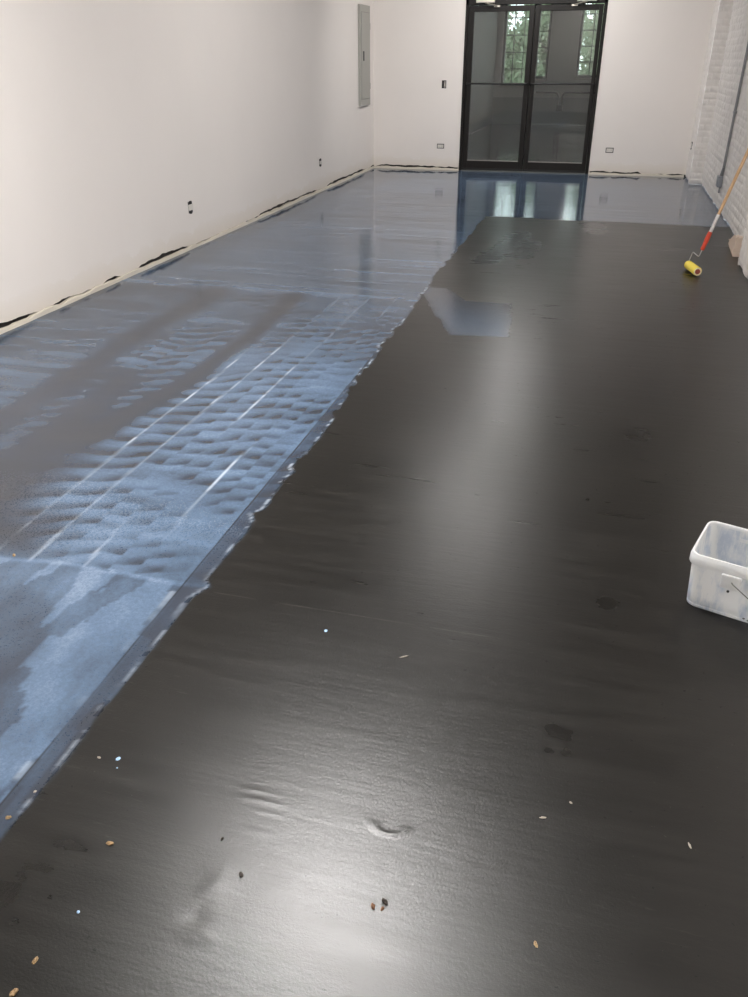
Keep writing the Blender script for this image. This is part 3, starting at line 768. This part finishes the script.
# ------------------------------------------------------------------ bucket
def bucket():
    ang = math.radians(-18); cs, sn = math.cos(ang), math.sin(ang)
    ex, ey = Vector((cs, sn, 0)), Vector((-sn, cs, 0))
    hx, hy, HZ = .147, .124, .193                         # half size at the rim
    corner = at(691.5, 552.5, 'z', HZ)
    O = corner + ex * (hx + .006 - .012) + ey * (hy + .006 - .012); O.z = 0
    t = empty('plastic_bucket', O, 'cloudy white rectangular plastic bucket standing on the dark floor', 'bucket')
    def ring(hx_, hy_, r, z, n=8):
        out = []
        for sx, sy, a0 in ((1, 1, 0), (-1, 1, 90), (-1, -1, 180), (1, -1, 270)):
            for k in range(n + 1):
                a = math.radians(a0 + 90 * k / n); out.append(O + ex * (sx * (hx_ - r) + r * math.cos(a)) + ey * (sy * (hy_ - r) + r * math.sin(a)) + Vector((0, 0, z)))
        return out
    def loft(rings, cap0=False, cap1=False):
        bm = bmesh.new(); vs = [[bm.verts.new(p) for p in r] for r in rings]; m = len(vs[0])
        for a, b in zip(vs, vs[1:]):
            for k in range(m): bm.faces.new((a[k], a[(k + 1) % m], b[(k + 1) % m], b[k]))
        if cap0: bm.faces.new(vs[0][::-1])
        if cap1: bm.faces.new(vs[-1])
        return bm
    def res_attr(o, v):
        n = len(o.data.vertices); a = o.data.attributes.new('residue', 'FLOAT', 'POINT')
        a.data.foreach_set('value', [v(x.co) if callable(v) else v for x in o.data.vertices])
    tp = .010; rr = .034
    S = lambda z, d=0.: (hx - .0055 - tp * (1 - z / HZ) - d, hy - .0055 - tp * (1 - z / HZ) - d, rr - d)
    rg = [ring(S(0)[0] - .006, S(0)[1] - .006, rr - .006, 0), ring(*S(.0)[:2], rr, .004), ring(*S(.012)[:2], rr, .012), ring(S(.013)[0] - .003, S(.013)[1] - .003, rr - .003, .014)]
    rg += [ring(S(z)[0], S(z)[1], rr, z) for z in (.018, .05, .09, .13, .155, HZ - .006)]
    rg += [ring(*S(HZ, .003)[:2], rr - .003, HZ - .003)]
    rg += [ring(S(z, .003)[0], S(z, .003)[1], rr - .003, z) for z in (.155, .13, .09, .05, .02, .009)]
    rg += [ring(S(.006, .012)[0], S(.006, .012)[1], rr - .012, .005)]
    b = obj('body', loft(rg, True, True), M['plastic'], t, smooth=60)
    res_attr(b, lambda c: 1.)
    rim = [ring(hx - .006, hy - .006, rr, HZ - .038), ring(hx - .001, hy - .001, rr, HZ - .037), ring(hx, hy, rr, HZ - .034), ring(hx, hy, rr, HZ - .013), ring(hx - .002, hy - .002, rr - .002, HZ - .010),
           ring(hx - .003, hy - .003, rr - .003, HZ - .003), ring(hx - .005, hy - .005, rr - .005, HZ), ring(hx - .009, hy - .009, rr - .008, HZ), ring(hx - .011, hy - .011, rr - .010, HZ - .004), ring(hx - .011, hy - .011, rr - .010, HZ - .012)]
    r_ = obj('rim', loft(rim), M['plastic'], t, smooth=50); res_attr(r_, .25)
    # bail and its two lugs, on the long sides
    for sg in (-1, 1):
        bm = bmesh.new()
        p = O + ey * sg * (hy - .002) - ex * .016
        v = []
        for dz in (.112, .158):
            for dx in (-.028, .028):
                for dy in (-.009, .009): v.append(bm.verts.new(p + ex * dx + ey * (dy * 1.) + Vector((0, 0, dz))))
        bmesh.ops.convex_hull(bm, input=v)
        lg = obj('lug', bm, M['plastic'], t, bevel=.004); res_attr(lg, .3)
    bm = bmesh.new(); w = hy + .011; pv = -ex * .012 + Vector((0, 0, .138)); arm = (ex * .84 - Vector((0, 0, .54))).normalized() * .228
    tube(bm, arc([O + pv - ey * (w - .014), O + pv - ey * w, O + pv - ey * w + arm, O + pv + ey * w + arm, O + pv + ey * w, O + pv + ey * (w - .014)], .06, 7), .0017, 8)
    obj('bail', bm, M['grey_dark'], t, smooth=60)
    # dark blob of dried coating and the small moulded capacity mark on the front face
    bm = bmesh.new(); z = .095; p = O - ey * (S(z)[1] + .0008) + ex * (-.018) + Vector((0, 0, z))
    bmesh.ops.create_icosphere(bm, subdivisions=2, radius=.0042, matrix=Matrix.Translation(p)); obj('dried_drip', bm, M['black'], t, smooth=60)
    for k, (dx, dz) in enumerate(((.042, .016), (.055, .013))):
        bm = bmesh.new(); q = O - ey * (S(dz)[1] + .0004) + ex * dx + Vector((0, 0, dz)); vv = []
        for ax_, az in ((-.0045, .0), (0, .0035), (.0045, .001), (.0005, -.0035)):
            for dd in (0, -.0008): vv.append(bm.verts.new(q + ex * ax_ + Vector((0, 0, az)) + ey * dd))
        bmesh.ops.convex_hull(bm, input=vv); obj('printed_mark', bm, M['grey_dark'], t)
    return O, ex, ey, S
BK = bucket()

# ------------------------------------------------------------------ bits lying on the floor
def bit(name, u, v, r, m, label, cat, group=None, flat=.5, stretch=1.3):
    p = at(u, v, 'z', 0); bm = bmesh.new(); bmesh.ops.create_icosphere(bm, subdivisions=2, radius=1)
    sx, sy, ro = r * stretch, r / stretch, random.random() * 3.1
    for q in bm.verts:
        k = 1 + (random.random() - .5) * (.5 if m is not M['drop'] else .08)
        q.co = Vector((q.co.x * sx * k, q.co.y * sy * k, (q.co.z + .6) * r * flat * k))
        if q.co.z < 0: q.co.z = 0
    bmesh.ops.rotate(bm, verts=bm.verts, matrix=Matrix.Rotation(ro, 3, 'Z'))
    o = obj(name, bm, m, None, smooth=40 if m is M['drop'] else None); o.location = (p.x, p.y, -.0032)
    return tag(o, label, cat, group)
GC, GP, GD = 'tan chips on the dark floor', 'dark pebbles on the dark floor', 'paint drops on the dark floor'
bit('wood_chip', 110, 843, .0062, M['chip'], 'tan chip on the dark floor below the two blue paint drops', 'chip', GC, .7)
bit('wood_chip', 35, 960, .0055, M['chip'], 'tan chip near the bottom left corner, beside the lower corner chip', 'chip', GC, .6)
bit('wood_chip', 14, 992, .0065, M['chip'], 'lowest tan chip, in the bottom left corner of the floor', 'chip', GC, .6)
bit('wood_chip', 8, 817, .0055, M['chip'], 'tan chip at the edge of the blue coating, leftmost of the chips', 'chip', GC, .6)
bit('wood_chip', 536, 944, .0050, M['chip'], 'tan chip alone on the dark floor right of the three pebbles', 'chip', GC, .6)
bit('wood_chip', 14, 555, .0065, M['chip'], 'tan chip on the blue coating by the left edge of the photo', 'chip', GC, .6)
bit('pebble', 385, 901.5, .0062, M['pebble'], 'black pebble, largest of the three pebbles in the bright patch', 'pebble', GP, .9)
bit('pebble', 373, 906, .0050, M['rustpebble'], 'rust brown pebble, leftmost of the three pebbles in the bright patch', 'pebble', GP, .8)
bit('pebble', 382.5, 908, .0038, M['rustpebble'], 'smallest brown pebble, just below the black pebble', 'pebble', GP, .7)
bit('pebble', 222, 838, .0040, M['pebble'], 'dark pebble on the floor left of the curved scrape', 'pebble', GP, .7)
bit('pebble', 241, 874, .0055, M['pebble'], 'dark pebble on the scuffed lump of the floor', 'pebble', GP, .6)
bit('paint_drop', 118, 758, .0058, M['drop'], 'larger light blue paint drop on the dark floor near the blue edge', 'paint drop', GD, .25, 1.08)
bit('paint_drop', 117, 767, .0022, M['drop'], 'tiny light blue paint drop just under the larger drop', 'paint drop', GD, .25, 1.1)
bit('paint_drop', 78, 911, .0034, M['drop'], 'light blue paint drop alone below the tan chip', 'paint drop', GD, .25, 1.1)
bit('paint_drop', 326, 630, .0058, M['drop'], 'light blue paint drop in the middle of the dark floor by the board seam', 'paint drop', GD, .25, 1.1)
GW = 'pale crumbs on the dark floor'
bit('pale_crumb', 99, 757, .0036, M['palechip'], 'pale crumb beside the larger blue paint drop', 'crumb', GW, .7)
bit('pale_crumb', 35, 791, .0034, M['palechip'], 'pale crumb just right of the blue edge near the bottom left', 'crumb', GW, .7)
bit('pale_crumb', 543, 817, .0042, M['palechip'], 'pale crumb on the dark floor under the footprint stain', 'crumb', GW, .5, 1.8)
bit('pale_crumb', 690, 845, .0042, M['palechip'], 'pale crumb on the dark floor at the right below the bucket', 'crumb', GW, .4, 2.)
bit('pale_crumb', 571, 802, .0030, M['palechip'], 'tiny pale crumb just above the crumb under the footprint stain', 'crumb', GW, .6)
bit('pale_crumb', 404, 656, .0050, M['palechip'], 'thin pale sliver in the middle of the dark floor', 'crumb', GW, .3, 2.6)

# ------------------------------------------------------------------ lights
LX = -1.08
def tube_lamp(y, label, L=1.25, power=1.):
    t = empty('ceiling_lamp', (LX, y, ZC), label, 'ceiling lamp', 'ceiling lamps in a row above the room')
    obj('housing', boxes(((LX - .22, y - L / 2, ZC - .05), (LX + .22, y + L / 2, ZC))), M['receptacle'], t, bevel=.006)
    obj('diffuser', boxes(((LX - .19, y - L / 2 + .03, ZC - .062), (LX + .19, y + L / 2 - .03, ZC - .05))), lamp_mat(power), t, bevel=.01)
for k, (y, pw) in enumerate(((-2.0, 75.), (2.95, 150.), (7.9, 29.), (12.0, 27.))):
    tube_lamp(y, ('ceiling lamp behind the viewer', 'ceiling lamp above the viewer', 'ceiling lamp over the middle of the room', 'ceiling lamp near the glass doors')[k], power=pw)

# unseen fill spots added to brighten the end wall and the left wall
def wall_fill(loc, aim, energy, cone):
    sl = bpy.data.lights.new('wall_fill', 'SPOT'); sl.energy = energy; sl.spot_size = math.radians(cone); sl.spot_blend = 1.; sl.shadow_soft_size = .12; sl.color = (1, .97, .94)
    so = bpy.data.objects.new('wall_fill', sl); COL.objects.link(so); so.location = loc
    so.rotation_euler = (Vector(aim) - Vector(loc)).to_track_quat('-Z', 'Y').to_euler()
wall_fill((-1.6, 9.9, ZC - .12), (-1.6, YB, 1.0), 215, 118)
wall_fill((-.7, 7.4, ZC - .12), (XL, 8.2, 1.5), 105, 105)
w = bpy.data.worlds.new('World'); SC.world = w; w.use_nodes = True
bg = w.node_tree.nodes['Background']; bg.inputs[0].default_value = (.86, .93, 1., 1); bg.inputs[1].default_value = 4.6

# ------------------------------------------------------------------ camera and view
cd = bpy.data.cameras.new('camera'); cam = bpy.data.objects.new('camera', cd); COL.objects.link(cam)
cam.matrix_world = Matrix(((RV.x, UV.x, -F.x, 0), (RV.y, UV.y, -F.y, 0), (RV.z, UV.z, -F.z, H), (0, 0, 0, 1)))
cd.sensor_width = 36; cd.sensor_fit = 'AUTO'; cd.lens = FPX / 997 * 36; cd.clip_start = .05; cd.clip_end = 200
SC.camera = cam
vs = SC.view_settings; vs.view_transform = 'Standard'; vs.look = 'None'; vs.gamma = 1; vs.use_curve_mapping = False; vs.exposure = 0.0
SC.cycles.use_denoising = True
SC.cycles.max_bounces = 10; SC.cycles.diffuse_bounces = 5; SC.cycles.glossy_bounces = 5; SC.cycles.transparent_max_bounces = 12
